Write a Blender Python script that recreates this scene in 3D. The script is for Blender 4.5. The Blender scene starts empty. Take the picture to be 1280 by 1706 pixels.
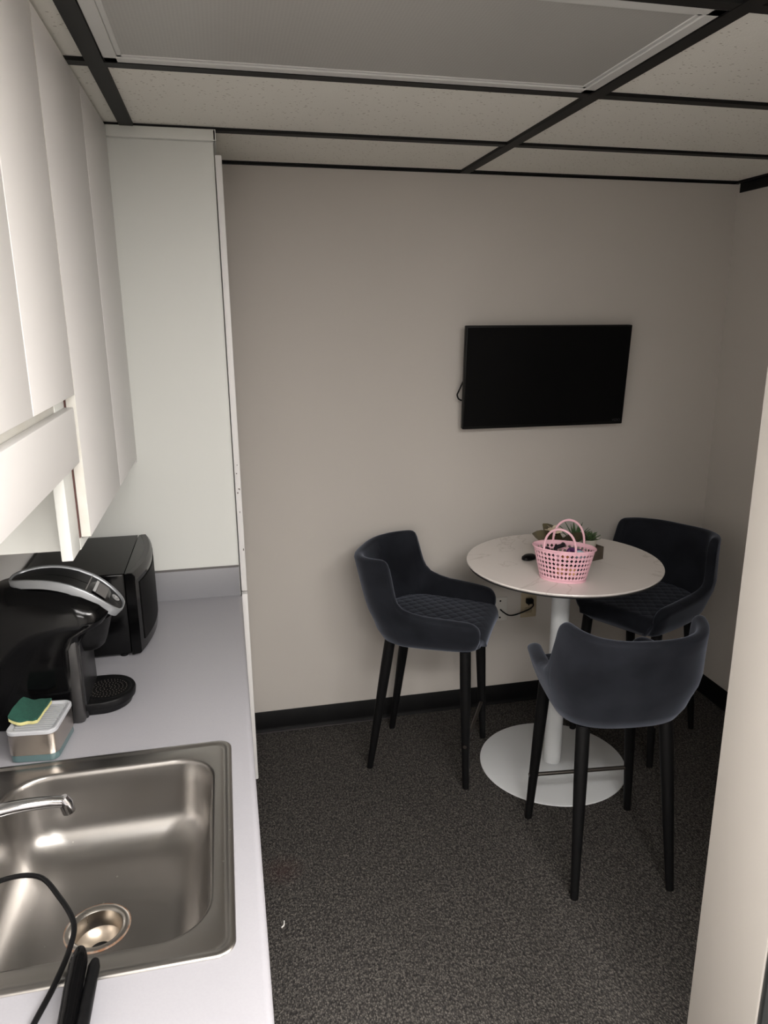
import bpy, bmesh, math, random
from mathutils import Vector, Matrix
random.seed(7)
C = bpy.context.scene.collection
PI = math.pi
sc = bpy.context.scene

# ---------------------------------------------------------------- camera
F_PX = 1247.4
yaw, pitch, roll = 0.2259, 0.2633, -0.0032
cam_d = bpy.data.cameras.new('camera'); cam = bpy.data.objects.new('camera', cam_d); C.objects.link(cam)
cam_d.sensor_fit = 'HORIZONTAL'; cam_d.sensor_width = 36.0
cam_d.lens = F_PX / 1280 * 36.0
cam_d.shift_x = -25.8 / 1280; cam_d.shift_y = 8.6 / 1280
fw = Vector((math.sin(yaw)*math.cos(pitch), math.cos(yaw)*math.cos(pitch), -math.sin(pitch)))
r0 = Vector((math.cos(yaw), -math.sin(yaw), 0)); u0 = r0.cross(fw)
rr = r0*math.cos(roll) + u0*math.sin(roll); uu = -r0*math.sin(roll) + u0*math.cos(roll)
M = Matrix((rr, uu, -fw)).transposed().to_4x4(); M.translation = Vector((0.2435, -3.1599, 1.8627))
cam.matrix_world = M
cam_d.clip_start = 0.02
sc.camera = cam

# ---------------------------------------------------------------- world, light, exposure
w = bpy.data.worlds.new('world'); sc.world = w; w.use_nodes = True
w.node_tree.nodes['Background'].inputs[0].default_value = (0.5, 0.5, 0.5, 1)
w.node_tree.nodes['Background'].inputs[1].default_value = 0.0
def area(name, loc, sx, sy, power, col, rot=(0, 0, 0)):
    l = bpy.data.lights.new(name, 'AREA'); l.shape = 'RECTANGLE'; l.size = sx; l.size_y = sy
    l.energy = power; l.color = col
    o = bpy.data.objects.new(name, l); C.objects.link(o); o.location = loc; o.rotation_euler = rot
    return o
area('troffer_light', (0.62, -3.26, 2.405), 1.12, 0.50, 38, (1.0, 0.965, 0.945))
area('hall_bounce_fill', (0.62, -5.09, 2.405), 1.12, 0.50, 58, (1.0, 0.965, 0.945))  # added fill at the back, for more bounced light
area('side_door_fill', (1.866, -3.26, 2.405), 1.12, 0.50, 88, (1.0, 0.965, 0.945))  # added fill from the side, brightens the cabinet doors
sc.view_settings.view_transform = 'Standard'
sc.view_settings.look = 'None'
sc.view_settings.gamma = 1
sc.view_settings.use_curve_mapping = False
sc.view_settings.exposure = 0.14

# ---------------------------------------------------------------- materials
def mat(name, col, rough=0.6, metal=0.0, spec=0.5, noise=None, bump=None, sheen=0.0, coat=0.0, trans=0.0, alpha=1.0, sub=0.0):
    m = bpy.data.materials.new(name); m.use_nodes = True
    nt = m.node_tree; b = nt.nodes['Principled BSDF']
    b.inputs['Base Color'].default_value = (*col, 1)
    b.inputs['Roughness'].default_value = rough
    b.inputs['Metallic'].default_value = metal
    b.inputs['Specular IOR Level'].default_value = spec
    if sheen:
        b.inputs['Sheen Weight'].default_value = sheen; b.inputs['Sheen Roughness'].default_value = 0.4
    if coat:
        b.inputs['Coat Weight'].default_value = coat; b.inputs['Coat Roughness'].default_value = 0.08
    if trans:
        b.inputs['Transmission Weight'].default_value = trans
    tc = nt.nodes.new('ShaderNodeTexCoord')
    if noise:            # (scale, other colour, amount)
        n = nt.nodes.new('ShaderNodeTexNoise'); n.inputs['Scale'].default_value = noise[0]; n.inputs['Detail'].default_value = 4
        nt.links.new(tc.outputs['Object'], n.inputs['Vector'])
        mr = nt.nodes.new('ShaderNodeMapRange'); mr.inputs['From Min'].default_value = 0.35; mr.inputs['From Max'].default_value = 0.65
        mr.inputs['To Max'].default_value = noise[2]
        nt.links.new(n.outputs['Fac'], mr.inputs['Value'])
        mx = nt.nodes.new('ShaderNodeMix'); mx.data_type = 'RGBA'
        mx.inputs['A'].default_value = (*col, 1); mx.inputs['B'].default_value = (*noise[1], 1)
        nt.links.new(mr.outputs['Result'], mx.inputs['Factor']); nt.links.new(mx.outputs['Result'], b.inputs['Base Color'])
    if bump:             # (scale, strength, distance)
        n = nt.nodes.new('ShaderNodeTexNoise'); n.inputs['Scale'].default_value = bump[0]; n.inputs['Detail'].default_value = 3
        nt.links.new(tc.outputs['Object'], n.inputs['Vector'])
        bp = nt.nodes.new('ShaderNodeBump'); bp.inputs['Strength'].default_value = bump[1]; bp.inputs['Distance'].default_value = bump[2]
        nt.links.new(n.outputs['Fac'], bp.inputs['Height']); nt.links.new(bp.outputs['Normal'], b.inputs['Normal'])
    return m
def nd(nt, t, **k):
    n = nt.nodes.new(t)
    for a, v in k.items(): n.inputs[a].default_value = v
    return n

hall_m = mat('hall_paint', (0.78, 0.76, 0.73), 0.7)
wall_m = mat('wall_paint', (0.57, 0.535, 0.495), 0.75, spec=0.3, noise=(1.5, (0.555, 0.52, 0.48), 0.6), bump=(180, 0.12, 0.001))
white_m = mat('white_laminate', (0.78, 0.765, 0.75), 0.42, spec=0.45, bump=(3, 0.02, 0.01))
tall_m = mat('cream_laminate', (0.70, 0.71, 0.675), 0.45, spec=0.45)
edge_m = mat('laminate_edge_banding', (0.68, 0.67, 0.62), 0.5, noise=(25, (0.60, 0.57, 0.49), 0.4))
dark_gap_m = mat('gap_shade_red', (0.10, 0.035, 0.03), 0.8)
counter_m = mat('grey_laminate', (0.345, 0.34, 0.362), 0.4, spec=0.35, noise=(260, (0.327, 0.322, 0.345), 0.5))
splash_m = mat('grey_splash', (0.24, 0.24, 0.255), 0.4, noise=(260, (0.25, 0.25, 0.265), 0.5))
black_rubber = mat('black_rubber', (0.003, 0.003, 0.0035), 0.55, spec=0.18, noise=(14, (0.006, 0.006, 0.006), 0.5))
lip_m = mat('grey_rubber_lip', (0.05, 0.045, 0.047), 0.5)
tbar_m = mat('black_ceiling_grid', (0.007, 0.007, 0.007), 0.5, spec=0.2)
black_plastic = mat('black_gloss_plastic', (0.002, 0.002, 0.0022), 0.13, spec=0.2, bump=(6, 0.01, 0.01))
black_satin = mat('black_satin_plastic', (0.004, 0.004, 0.0045), 0.38, spec=0.16, noise=(90, (0.008, 0.008, 0.008), 0.5))
black_top = mat('black_painted_steel', (0.007, 0.0065, 0.0065), 0.34, spec=0.2, noise=(150, (0.012, 0.011, 0.011), 0.5))
screen_m = mat('black_screen', (0.0015, 0.0015, 0.0016), 0.5, spec=0.12)
bezel_m = mat('black_bezel', (0.003, 0.003, 0.003), 0.5, spec=0.2)
logo_m = mat('dim_logo', (0.03, 0.03, 0.034), 0.5)
silver_m = mat('silver_plastic', (0.24, 0.25, 0.26), 0.32, metal=0.4)
chrome_m = mat('chrome', (0.60, 0.60, 0.62), 0.12, metal=1.0)
grill_m = mat('grey_display', (0.11, 0.105, 0.10), 0.3)
leg_m = mat('black_powder_coat', (0.0035, 0.0035, 0.004), 0.5, spec=0.22, noise=(60, (0.006, 0.006, 0.006), 0.5))
bar_m = mat('dark_metal_rail', (0.16, 0.145, 0.13), 0.3, metal=0.9)
tablewhite_m = mat('white_powder_coat', (0.74, 0.76, 0.77), 0.42, bump=(300, 0.05, 0.0005))
tedge_m = mat('black_table_edge', (0.02, 0.02, 0.02), 0.4)
pink_m = mat('pink_plastic', (0.92, 0.55, 0.63), 0.45, spec=0.4)
plate_white = mat('white_wall_plate', (0.66, 0.64, 0.60), 0.4)
plate_beige = mat('beige_wall_plate', (0.42, 0.35, 0.24), 0.4)
green_m = mat('succulent_green', (0.045, 0.10, 0.04), 0.5, noise=(40, (0.09, 0.15, 0.06), 0.8))
green2_m = mat('rosette_green', (0.07, 0.13, 0.045), 0.5, noise=(40, (0.12, 0.17, 0.08), 0.8))
olive_m = mat('olive_brown_leaf', (0.09, 0.075, 0.035), 0.45, noise=(30, (0.045, 0.035, 0.022), 0.9))
cream_m = mat('cream_petal', (0.72, 0.62, 0.48), 0.6)
pot_m = mat('cream_ceramic', (0.56, 0.52, 0.45), 0.5)
box_m = mat('dark_brown_wood', (0.085, 0.065, 0.045), 0.6, noise=(30, (0.06, 0.045, 0.032), 0.8))
soil_m = mat('soil', (0.03, 0.022, 0.016), 0.9)
sponge_g = mat('green_scourer', (0.015, 0.085, 0.058), 0.95, noise=(120, (0.012, 0.065, 0.045), 0.8), bump=(400, 0.8, 0.002))
sponge_y = mat('yellow_sponge', (0.62, 0.58, 0.26), 0.9, bump=(250, 0.6, 0.002))
grey_plastic = mat('pale_grey_plastic', (0.42, 0.43, 0.45), 0.4)
crumb_m = mat('white_scrap', (0.8, 0.78, 0.74), 0.7)
rust_m = mat('rust_stain', (0.22, 0.09, 0.035), 0.7, noise=(90, (0.30, 0.24, 0.19), 1.0))
drain_m = mat('worn_drain_brass', (0.52, 0.44, 0.35), 0.33, metal=0.75, noise=(30, (0.40, 0.34, 0.28), 0.6))
teal_m = mat('teal_soap_reservoir', (0.16, 0.26, 0.27), 0.12, trans=0.5, spec=0.5)

# steel, brushed
def steel(name, col, rough, stretch=(1, 30, 1), spots=True):
    m = mat(name, col, rough, metal=1.0); nt = m.node_tree; b = nt.nodes['Principled BSDF']
    tc = nt.nodes.new('ShaderNodeTexCoord'); mp = nt.nodes.new('ShaderNodeMapping'); mp.inputs['Scale'].default_value = stretch
    n = nd(nt, 'ShaderNodeTexNoise', Scale=14.0, Detail=5.0)
    nt.links.new(tc.outputs['Object'], mp.inputs['Vector']); nt.links.new(mp.outputs['Vector'], n.inputs['Vector'])
    mr = nt.nodes.new('ShaderNodeMapRange'); mr.inputs['To Min'].default_value = rough*0.92; mr.inputs['To Max'].default_value = rough*1.10
    nt.links.new(n.outputs['Fac'], mr.inputs['Value']); nt.links.new(mr.outputs['Result'], b.inputs['Roughness'])
    n2 = nd(nt, 'ShaderNodeTexNoise', Scale=7.0, Detail=6.0); nt.links.new(tc.outputs['Object'], n2.inputs['Vector'])
    mx = nt.nodes.new('ShaderNodeMix'); mx.data_type = 'RGBA'
    mx.inputs['A'].default_value = (*[c*0.93 for c in col], 1); mx.inputs['B'].default_value = (*[min(1, c*1.05) for c in col], 1)
    nt.links.new(n2.outputs['Fac'], mx.inputs['Factor'])
    if spots:
        v = nd(nt, 'ShaderNodeTexVoronoi', Scale=26.0); nt.links.new(tc.outputs['Object'], v.inputs['Vector'])
        ma = nt.nodes.new('ShaderNodeMath'); ma.operation = 'LESS_THAN'; ma.inputs[1].default_value = 0.06
        nt.links.new(v.outputs['Distance'], ma.inputs[0])
        mu = nt.nodes.new('ShaderNodeMath'); mu.operation = 'MULTIPLY'; mu.inputs[1].default_value = 0.35
        nt.links.new(ma.outputs[0], mu.inputs[0])
        mx2 = nt.nodes.new('ShaderNodeMix'); mx2.data_type = 'RGBA'; mx2.inputs['B'].default_value = (0.85, 0.83, 0.8, 1)
        nt.links.new(mx.outputs['Result'], mx2.inputs['A']); nt.links.new(mu.outputs[0], mx2.inputs['Factor'])
        nt.links.new(mx2.outputs['Result'], b.inputs['Base Color'])
    else:
        nt.links.new(mx.outputs['Result'], b.inputs['Base Color'])
    return m
steel_m = steel('brushed_steel', (0.36, 0.345, 0.328), 0.31)
caddy_steel = steel('caddy_steel', (0.56, 0.51, 0.46), 0.25, (1, 1, 30), spots=False)

# carpet
carpet_m = mat('loop_carpet', (0.05, 0.046, 0.042), 0.95, spec=0.1)
def mk_carpet():
    nt = carpet_m.node_tree; b = nt.nodes['Principled BSDF']
    tc = nt.nodes.new('ShaderNodeTexCoord'); mp = nt.nodes.new('ShaderNodeMapping'); mp.inputs['Scale'].default_value = (1.15, 0.75, 1)
    nt.links.new(tc.outputs['Object'], mp.inputs['Vector'])
    v = nd(nt, 'ShaderNodeTexVoronoi', Scale=185.0); nt.links.new(mp.outputs['Vector'], v.inputs['Vector'])
    n = nd(nt, 'ShaderNodeTexNoise', Scale=120.0, Detail=2.0); nt.links.new(mp.outputs['Vector'], n.inputs['Vector'])
    cr = nt.nodes.new('ShaderNodeValToRGB')
    cr.color_ramp.elements[0].position = 0.12; cr.color_ramp.elements[0].color = (0.135, 0.126, 0.115, 1)
    cr.color_ramp.elements[1].position = 0.62; cr.color_ramp.elements[1].color = (0.045, 0.042, 0.040, 1)
    nt.links.new(v.outputs['Distance'], cr.inputs['Fac'])
    c2 = nt.nodes.new('ShaderNodeValToRGB')
    c2.color_ramp.elements[0].position = 0.38; c2.color_ramp.elements[0].color = (0.60, 0.60, 0.61, 1)
    c2.color_ramp.elements[1].position = 0.62; c2.color_ramp.elements[1].color = (1.3, 1.28, 1.24, 1)
    nt.links.new(n.outputs['Fac'], c2.inputs['Fac'])
    mx = nt.nodes.new('ShaderNodeMix'); mx.data_type = 'RGBA'; mx.blend_type = 'MULTIPLY'; mx.inputs['Factor'].default_value = 1
    nt.links.new(cr.outputs['Color'], mx.inputs['A']); nt.links.new(c2.outputs['Color'], mx.inputs['B'])
    # reddish spill near the counter
    gm = nt.nodes.new('ShaderNodeVectorMath'); gm.operation = 'DISTANCE'; gm.inputs[1].default_value = (0.333, -0.928, 0)
    nt.links.new(tc.outputs['Object'], gm.inputs[0])
    mr = nt.nodes.new('ShaderNodeMapRange'); mr.inputs['From Min'].default_value = 0.0; mr.inputs['From Max'].default_value = 0.09
    mr.inputs['To Min'].default_value = 0.35; mr.inputs['To Max'].default_value = 0.0
    nt.links.new(gm.outputs['Value'], mr.inputs['Value'])
    mx3 = nt.nodes.new('ShaderNodeMix'); mx3.data_type = 'RGBA'; mx3.inputs['B'].default_value = (0.07, 0.03, 0.027, 1)
    nt.links.new(mr.outputs['Result'], mx3.inputs['Factor']); nt.links.new(mx.outputs['Result'], mx3.inputs['A'])
    nt.links.new(mx3.outputs['Result'], b.inputs['Base Color'])
    bp = nt.nodes.new('ShaderNodeBump'); bp.inputs['Strength'].default_value = 0.9; bp.inputs['Distance'].default_value = 0.004; bp.invert = True
    nt.links.new(v.outputs['Distance'], bp.inputs['Height']); nt.links.new(bp.outputs['Normal'], b.inputs['Normal'])
mk_carpet()

# ceiling tile
tile_m = mat('mineral_ceiling_tile', (0.89, 0.87, 0.80), 0.9, spec=0.1)
def mk_tile():
    nt = tile_m.node_tree; b = nt.nodes['Principled BSDF']
    tc = nt.nodes.new('ShaderNodeTexCoord'); mp = nt.nodes.new('ShaderNodeMapping'); mp.inputs['Scale'].default_value = (1.0, 1.7, 1)
    nt.links.new(tc.outputs['Object'], mp.inputs['Vector'])
    v = nd(nt, 'ShaderNodeTexVoronoi', Scale=62.0); nt.links.new(mp.outputs['Vector'], v.inputs['Vector'])
    n = nd(nt, 'ShaderNodeTexNoise', Scale=9.0, Detail=2.0); nt.links.new(tc.outputs['Object'], n.inputs['Vector'])
    th = nt.nodes.new('ShaderNodeMapRange'); th.inputs['From Min'].default_value = 0.35; th.inputs['From Max'].default_value = 0.75
    th.inputs['To Min'].default_value = 0.03; th.inputs['To Max'].default_value = 0.23
    nt.links.new(v.outputs['Color'], th.inputs['Value'])
    lt = nt.nodes.new('ShaderNodeMath'); lt.operation = 'LESS_THAN'
    nt.links.new(v.outputs['Distance'], lt.inputs[0]); nt.links.new(th.outputs['Result'], lt.inputs[1])
    mx = nt.nodes.new('ShaderNodeMix'); mx.data_type = 'RGBA'
    mx.inputs['A'].default_value = (0.89, 0.87, 0.80, 1); mx.inputs['B'].default_value = (0.52, 0.48, 0.42, 1)
    nt.links.new(lt.outputs[0], mx.inputs['Factor']); nt.links.new(mx.outputs['Result'], b.inputs['Base Color'])
    n3 = nd(nt, 'ShaderNodeTexNoise', Scale=220.0, Detail=2.0); nt.links.new(tc.outputs['Object'], n3.inputs['Vector'])
    bp = nt.nodes.new('ShaderNodeBump'); bp.inputs['Strength'].default_value = 0.35; bp.inputs['Distance'].default_value = 0.002
    nt.links.new(n3.outputs['Fac'], bp.inputs['Height']); nt.links.new(bp.outputs['Normal'], b.inputs['Normal'])
mk_tile()

# prismatic diffuser (unlit)
diff_m = mat('prismatic_diffuser', (0.40, 0.385, 0.36), 0.4, spec=0.4)
def mk_diff():
    nt = diff_m.node_tree; b = nt.nodes['Principled BSDF']
    tc = nt.nodes.new('ShaderNodeTexCoord')
    c = nt.nodes.new('ShaderNodeTexChecker'); c.inputs['Scale'].default_value = 180
    c.inputs['Color1'].default_value = (0.43, 0.425, 0.40, 1); c.inputs['Color2'].default_value = (0.40, 0.395, 0.375, 1)
    mp = nt.nodes.new('ShaderNodeMapping'); mp.inputs['Rotation'].default_value = (0, 0, PI/4)
    nt.links.new(tc.outputs['Object'], mp.inputs['Vector']); nt.links.new(mp.outputs['Vector'], c.inputs['Vector'])
    nt.links.new(c.outputs['Color'], b.inputs['Base Color'])
mk_diff()
lit_m = bpy.data.materials.new('lit_diffuser'); lit_m.use_nodes = True
lit_m.node_tree.nodes['Principled BSDF'].inputs['Emission Color'].default_value = (1, 0.97, 0.93, 1)
lit_m.node_tree.nodes['Principled BSDF'].inputs['Emission Strength'].default_value = 6.0

# velvet
velvet_m = mat('charcoal_velvet', (0.010, 0.011, 0.0145), 0.85, spec=0.1, sheen=0.32, noise=(9, (0.019, 0.021, 0.027), 0.8), bump=(300, 0.15, 0.001))
velvet_m.node_tree.nodes['Principled BSDF'].inputs['Sheen Tint'].default_value = (0.75, 0.82, 1.0, 1)

# marble table top
marble_m = mat('white_marble_top', (0.74, 0.70, 0.66), 0.22, spec=0.5)
def mk_marble():
    nt = marble_m.node_tree; b = nt.nodes['Principled BSDF']
    tc = nt.nodes.new('ShaderNodeTexCoord')
    n = nd(nt, 'ShaderNodeTexNoise', Scale=1.7, Detail=6.0, Distortion=1.3); nt.links.new(tc.outputs['Object'], n.inputs['Vector'])
    s = nt.nodes.new('ShaderNodeMath'); s.operation = 'SUBTRACT'; s.inputs[1].default_value = 0.52; nt.links.new(n.outputs['Fac'], s.inputs[0])
    a = nt.nodes.new('ShaderNodeMath'); a.operation = 'ABSOLUTE'; nt.links.new(s.outputs[0], a.inputs[0])
    r = nt.nodes.new('ShaderNodeValToRGB')
    r.color_ramp.elements[0].position = 0.0; r.color_ramp.elements[0].color = (0.72, 0.665, 0.62, 1)
    r.color_ramp.elements[1].position = 0.012; r.color_ramp.elements[1].color = (0.86, 0.805, 0.765, 1)
    nt.links.new(a.outputs[0], r.inputs['Fac']); nt.links.new(r.outputs['Color'], b.inputs['Base Color'])
mk_marble()

# ---------------------------------------------------------------- mesh helpers
def finish(name, bm, m, parent=None, smooth=35, loc=None, recalc=True):
    if recalc: bmesh.ops.recalc_face_normals(bm, faces=bm.faces)
    if smooth:
        lim = math.radians(smooth)
        for f in bm.faces: f.smooth = True
        for e in bm.edges:
            if len(e.link_faces) == 2 and e.calc_face_angle(0) > lim: e.smooth = False
    me = bpy.data.meshes.new(name); bm.to_mesh(me); bm.free()
    for mm in (m if isinstance(m, (list, tuple)) else [m]): me.materials.append(mm)
    o = bpy.data.objects.new(name, me); C.objects.link(o)
    if parent is not None: o.parent = parent
    if loc is not None: o.location = loc
    return o
def box(bm, a, b, bev=0.0, seg=2):
    t = bmesh.new()
    bmesh.ops.create_cube(t, size=1)
    for v in t.verts:
        v.co = Vector(((a[0]+b[0])/2 + v.co.x*(b[0]-a[0]), (a[1]+b[1])/2 + v.co.y*(b[1]-a[1]), (a[2]+b[2])/2 + v.co.z*(b[2]-a[2])))
    if bev: bmesh.ops.bevel(t, geom=list(t.edges), offset=bev, segments=seg, affect='EDGES', profile=0.5)
    merge(bm, t); return bm
def merge(bm, t, mtx=None, mi=0):
    mp = {}
    for v in t.verts: mp[v] = bm.verts.new(mtx @ v.co if mtx else v.co)
    for f in t.faces:
        try:
            g = bm.faces.new([mp[v] for v in f.verts]); g.material_index = mi or f.material_index
        except ValueError: pass
    t.free()
def nb(): return bmesh.new()
def B(a, b, bev=0.0, seg=2): return box(nb(), a, b, bev, seg)
def tube(bm, pts, rad, seg=12, cap=True, flat=None):
    pts = [Vector(p) for p in pts]; n = len(pts)
    rads = rad if isinstance(rad, (list, tuple)) else [rad]*n
    rings = []; prev = None
    for i, p in enumerate(pts):
        d = (pts[min(i+1, n-1)] - pts[max(i-1, 0)]).normalized()
        if prev is None:
            a = Vector((0, 0, 1)) if abs(d.z) < 0.9 else Vector((1, 0, 0))
            x = d.cross(a).normalized()
        else:
            x = (prev - d*prev.dot(d)).normalized()
        prev = x; y = d.cross(x)
        rings.append([bm.verts.new(p + (x*math.cos(2*PI*k/seg) + y*math.sin(2*PI*k/seg))*rads[i]) for k in range(seg)])
    for i in range(n-1):
        for k in range(seg):
            bm.faces.new((rings[i][k], rings[i][(k+1) % seg], rings[i+1][(k+1) % seg], rings[i+1][k]))
    if cap: bm.faces.new(rings[0][::-1]); bm.faces.new(rings[-1])
    return bm
def lathe(bm, prof, c=(0, 0, 0), seg=48, sx=1, sy=1):
    rings = []
    for (r, z) in prof:
        if r < 1e-6: rings.append([bm.verts.new((c[0], c[1], c[2]+z))])
        else: rings.append([bm.verts.new((c[0]+r*sx*math.cos(2*PI*k/seg), c[1]+r*sy*math.sin(2*PI*k/seg), c[2]+z)) for k in range(seg)])
    for i in range(len(rings)-1):
        A, D = rings[i], rings[i+1]
        for k in range(seg):
            k2 = (k+1) % seg
            if len(A) == 1 and len(D) == 1: continue
            if len(A) == 1: bm.faces.new((A[0], D[k], D[k2]))
            elif len(D) == 1: bm.faces.new((A[k], A[k2], D[0]))
            else: bm.faces.new((A[k], A[k2], D[k2], D[k]))
    return bm
def grid(bm, P, closed_u=False, closed_v=False, mi=0):
    n, m = len(P), len(P[0]); V = [[bm.verts.new(p) for p in row] for row in P]
    for i in range(n if closed_u else n-1):
        for j in range(m if closed_v else m-1):
            try:
                f = bm.faces.new((V[i][j], V[(i+1) % n][j], V[(i+1) % n][(j+1) % m], V[i][(j+1) % m])); f.material_index = mi
            except ValueError: pass
    return V
def smoothpts(P, n=8):
    P = [Vector(p) for p in P]; out = []
    for i in range(len(P)-1):
        p0 = P[max(i-1, 0)]; p1 = P[i]; p2 = P[i+1]; p3 = P[min(i+2, len(P)-1)]
        for k in range(n):
            t = k/n
            out.append(0.5*((2*p1) + (-p0+p2)*t + (2*p0-5*p1+4*p2-p3)*t*t + (-p0+3*p1-3*p2+p3)*t**3))
    out.append(P[-1]); return out
def rrect(x0, x1, y0, y1, r, seg=8):
    out = []
    for (cx, cy, a0) in ((x1-r, y1-r, 0), (x0+r, y1-r, PI/2), (x0+r, y0+r, PI), (x1-r, y0+r, 1.5*PI)):
        for k in range(seg+1):
            a = a0 + PI/2*k/seg; out.append((cx+r*math.cos(a), cy+r*math.sin(a)))
    return out
def thing(name, label, cat, loc=(0, 0, 0), rz=0, group=None):
    o = bpy.data.objects.new(name, None); C.objects.link(o); o.location = loc; o.rotation_euler = (0, 0, rz)
    o.empty_display_size = 0.05
    return tag(o, label, cat, group)
def tag(o, label, cat, group=None):
    o['label'] = label; o['category'] = cat
    if group: o['group'] = group
    return o
def struct(name, bm, m, label=None, smooth=35):
    o = finish(name, bm, m, smooth=smooth); o['kind'] = 'structure'
    if label: o['label'] = label
    return o
def ss(a, b, x):
    t = max(0, min(1, (x-a)/(b-a))); return t*t*(3-2*t)

# ---------------------------------------------------------------- room
H = 2.429; XL = -0.385; XR = 2.519; YB = -6.2; HC = 0.882
struct('floor', B((XL-.1, YB-.1, -0.1), (XR+.1, 0.1, 0)), carpet_m, 'dark grey loop pile carpet', smooth=0)
struct('ceiling', B((XL-.1, YB-.1, H), (XR+.1, 0.1, H+0.1)), tile_m, 'speckled off-white drop ceiling tiles', smooth=0)
struct('wall_back', B((XL-.1, 0, 0), (XR+.1, 0.1, H)), wall_m, 'warm grey painted wall carrying the television', smooth=0)
struct('wall_right', B((XR, YB, 0), (XR+.1, 0, H)), wall_m, 'warm grey painted side wall', smooth=0)
struct('wall_left', B((XL-.1, YB, 0), (XL, 0, H)), hall_m, 'wall behind the kitchen cabinets', smooth=0)
struct('wall_front', B((XL-.1, YB-.1, 0), (XR+.1, YB, H)), hall_m, smooth=0)
part_m = mat('partition_paint', (0.56, 0.53, 0.49), 0.6, spec=0.3, noise=(2.0, (0.545, 0.515, 0.475), 0.6), bump=(150, 0.06, 0.001))
pbm = nb(); box(pbm, (1.20, -2.165, 0), (1.235, -1.968, H), 0.002)
struct('wall_partition', pbm, part_m, 'pale end of the partition beside the doorway', smooth=35)
smudge = nb()
struct('trim_1', B((1.203, -2.178, 0), (1.232, -2.1655, H), 0.002), mat('dark_door_metal', (0.06, 0.065, 0.066), 0.35, metal=0.6), 'dark metal strip on the partition corner')
struct('wall_light_block', B((1.40, -2.19, 0), (XR, -2.09, H)), hall_m, smooth=0)  # unseen wall, added to keep light off the right of the nook

# ceiling grid
ys = [-0.517, -1.128, -1.735, -2.345, -2.955, -3.565, -4.175, -4.785, -5.395, -6.0]
g = nb()
for xx in (0.0, 1.2442):
    box(g, (xx-0.020, YB, H-0.010), (xx+0.020, 0, H+0.002))
for y in ys:
    box(g, (XL, y-0.018, H-0.009), (XR, y+0.018, H+0.002))
struct('trim_2', g, tbar_m, 'black ceiling grid bars', smooth=0)
g = nb()
box(g, (0.28, -0.020, H-0.004), (XR, 0, H)); box(g, (0.28, -0.003, H-0.011), (XR, 0, H))
box(g, (XR-0.022, -2.0, H-0.009), (XR, 0, H)); box(g, (XR-0.006, -2.0, H-0.048), (XR, -0.02, H))
struct('trim_3', g, tbar_m, 'black wall angle under the ceiling', smooth=0)

# baseboards: cove base with toe lip
def cove(p0, p1, nrm, name):
    prof = [(0.0, 0.0), (0.010, 0.0), (0.009, 0.003), (0.005, 0.010), (0.004, 0.02), (0.004, 0.098), (0.002, 0.101), (0, 0.101)]
    bm = nb(); P = []
    for p in (p0, p1): P.append([Vector(p) + Vector(nrm)*d + Vector((0, 0, z)) for d, z in prof])
    V = grid(bm, P); bm.faces.new(V[0]); bm.faces.new(V[1][::-1])
    for v in bm.faces:
        v.material_index = 0
    return struct(name, bm, [black_rubber, lip_m], 'black rubber cove baseboard')
cove((0.24, 0, 0), (XR, 0, 0), (0, -1, 0), 'baseboard_back')
cove((XR, 0, 0), (XR, -2.09, 0), (-1, 0, 0), 'baseboard_right')
struct('trim_4', B((0.27, -0.022, 0), (0.95, -0.0105, 0.004), 0.0015), lip_m, 'grey edge strip between baseboard and carpet')

# ceiling light above the nook (unlit) the lit one behind, and two added fill panels
def troffer(y0, y1, x0, x1, lit, label):
    t = thing('ceiling_light', label, 'ceiling light', ((x0+x1)/2, (y0+y1)/2, H-0.02))
    ox, oy, oz = t.location; bm = nb()
    def rb(a, b, z0, z1): box(bm, (a[0]-ox, a[1]-oy, z0-oz), (b[0]-ox, b[1]-oy, z1-oz), 0.0015, 1)
    wdt = 0.030
    rb((x0, y0), (x0+wdt, y1), H-0.008, H-.001); rb((x1-wdt, y0), (x1, y1), H-0.008, H-.001)
    rb((x0, y0), (x1, y0+wdt), H-0.008, H-.001); rb((x0, y1-wdt), (x1, y1), H-0.008, H-.001)
    # inner stepped lip
    q = 0.012
    rb((x0+wdt, y0+wdt), (x0+wdt+q, y1-wdt), H-0.005, H-.001); rb((x1-wdt-q, y0+wdt), (x1-wdt, y1-wdt), H-0.005, H-.001)
    rb((x0+wdt, y0+wdt), (x1-wdt, y0+wdt+q), H-0.005, H-.001); rb((x0+wdt, y1-wdt-q), (x1-wdt, y1-wdt), H-0.005, H-.001)
    finish('frame', bm, tablewhite_m if lit else mat('white_fixture_frame', (0.62, 0.62, 0.60), 0.4), t)
    finish('diffuser', B((x0+wdt+q-ox, y0+wdt+q-oy, H-0.003-oz), (x1-wdt-q-ox, y1-wdt-q-oy, H-0.001-oz)), lit_m if lit else diff_m, t, smooth=0)
    return t
troffer(-1.715, -1.149, 0.022, 1.222, False, 'unlit rectangular ceiling light with grey prismatic diffuser above the counter aisle')
troffer(-3.545, -2.971, 0.020, 1.226, True, 'lit ceiling light behind the viewpoint over the kitchen aisle')
troffer(-3.545, -2.971, 1.266, 2.466, True, 'added fill light panel behind the viewpoint on the corridor side')
troffer(-5.375, -4.805, 0.022, 1.222, True, 'added fill light panel furthest back in the hall')

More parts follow.
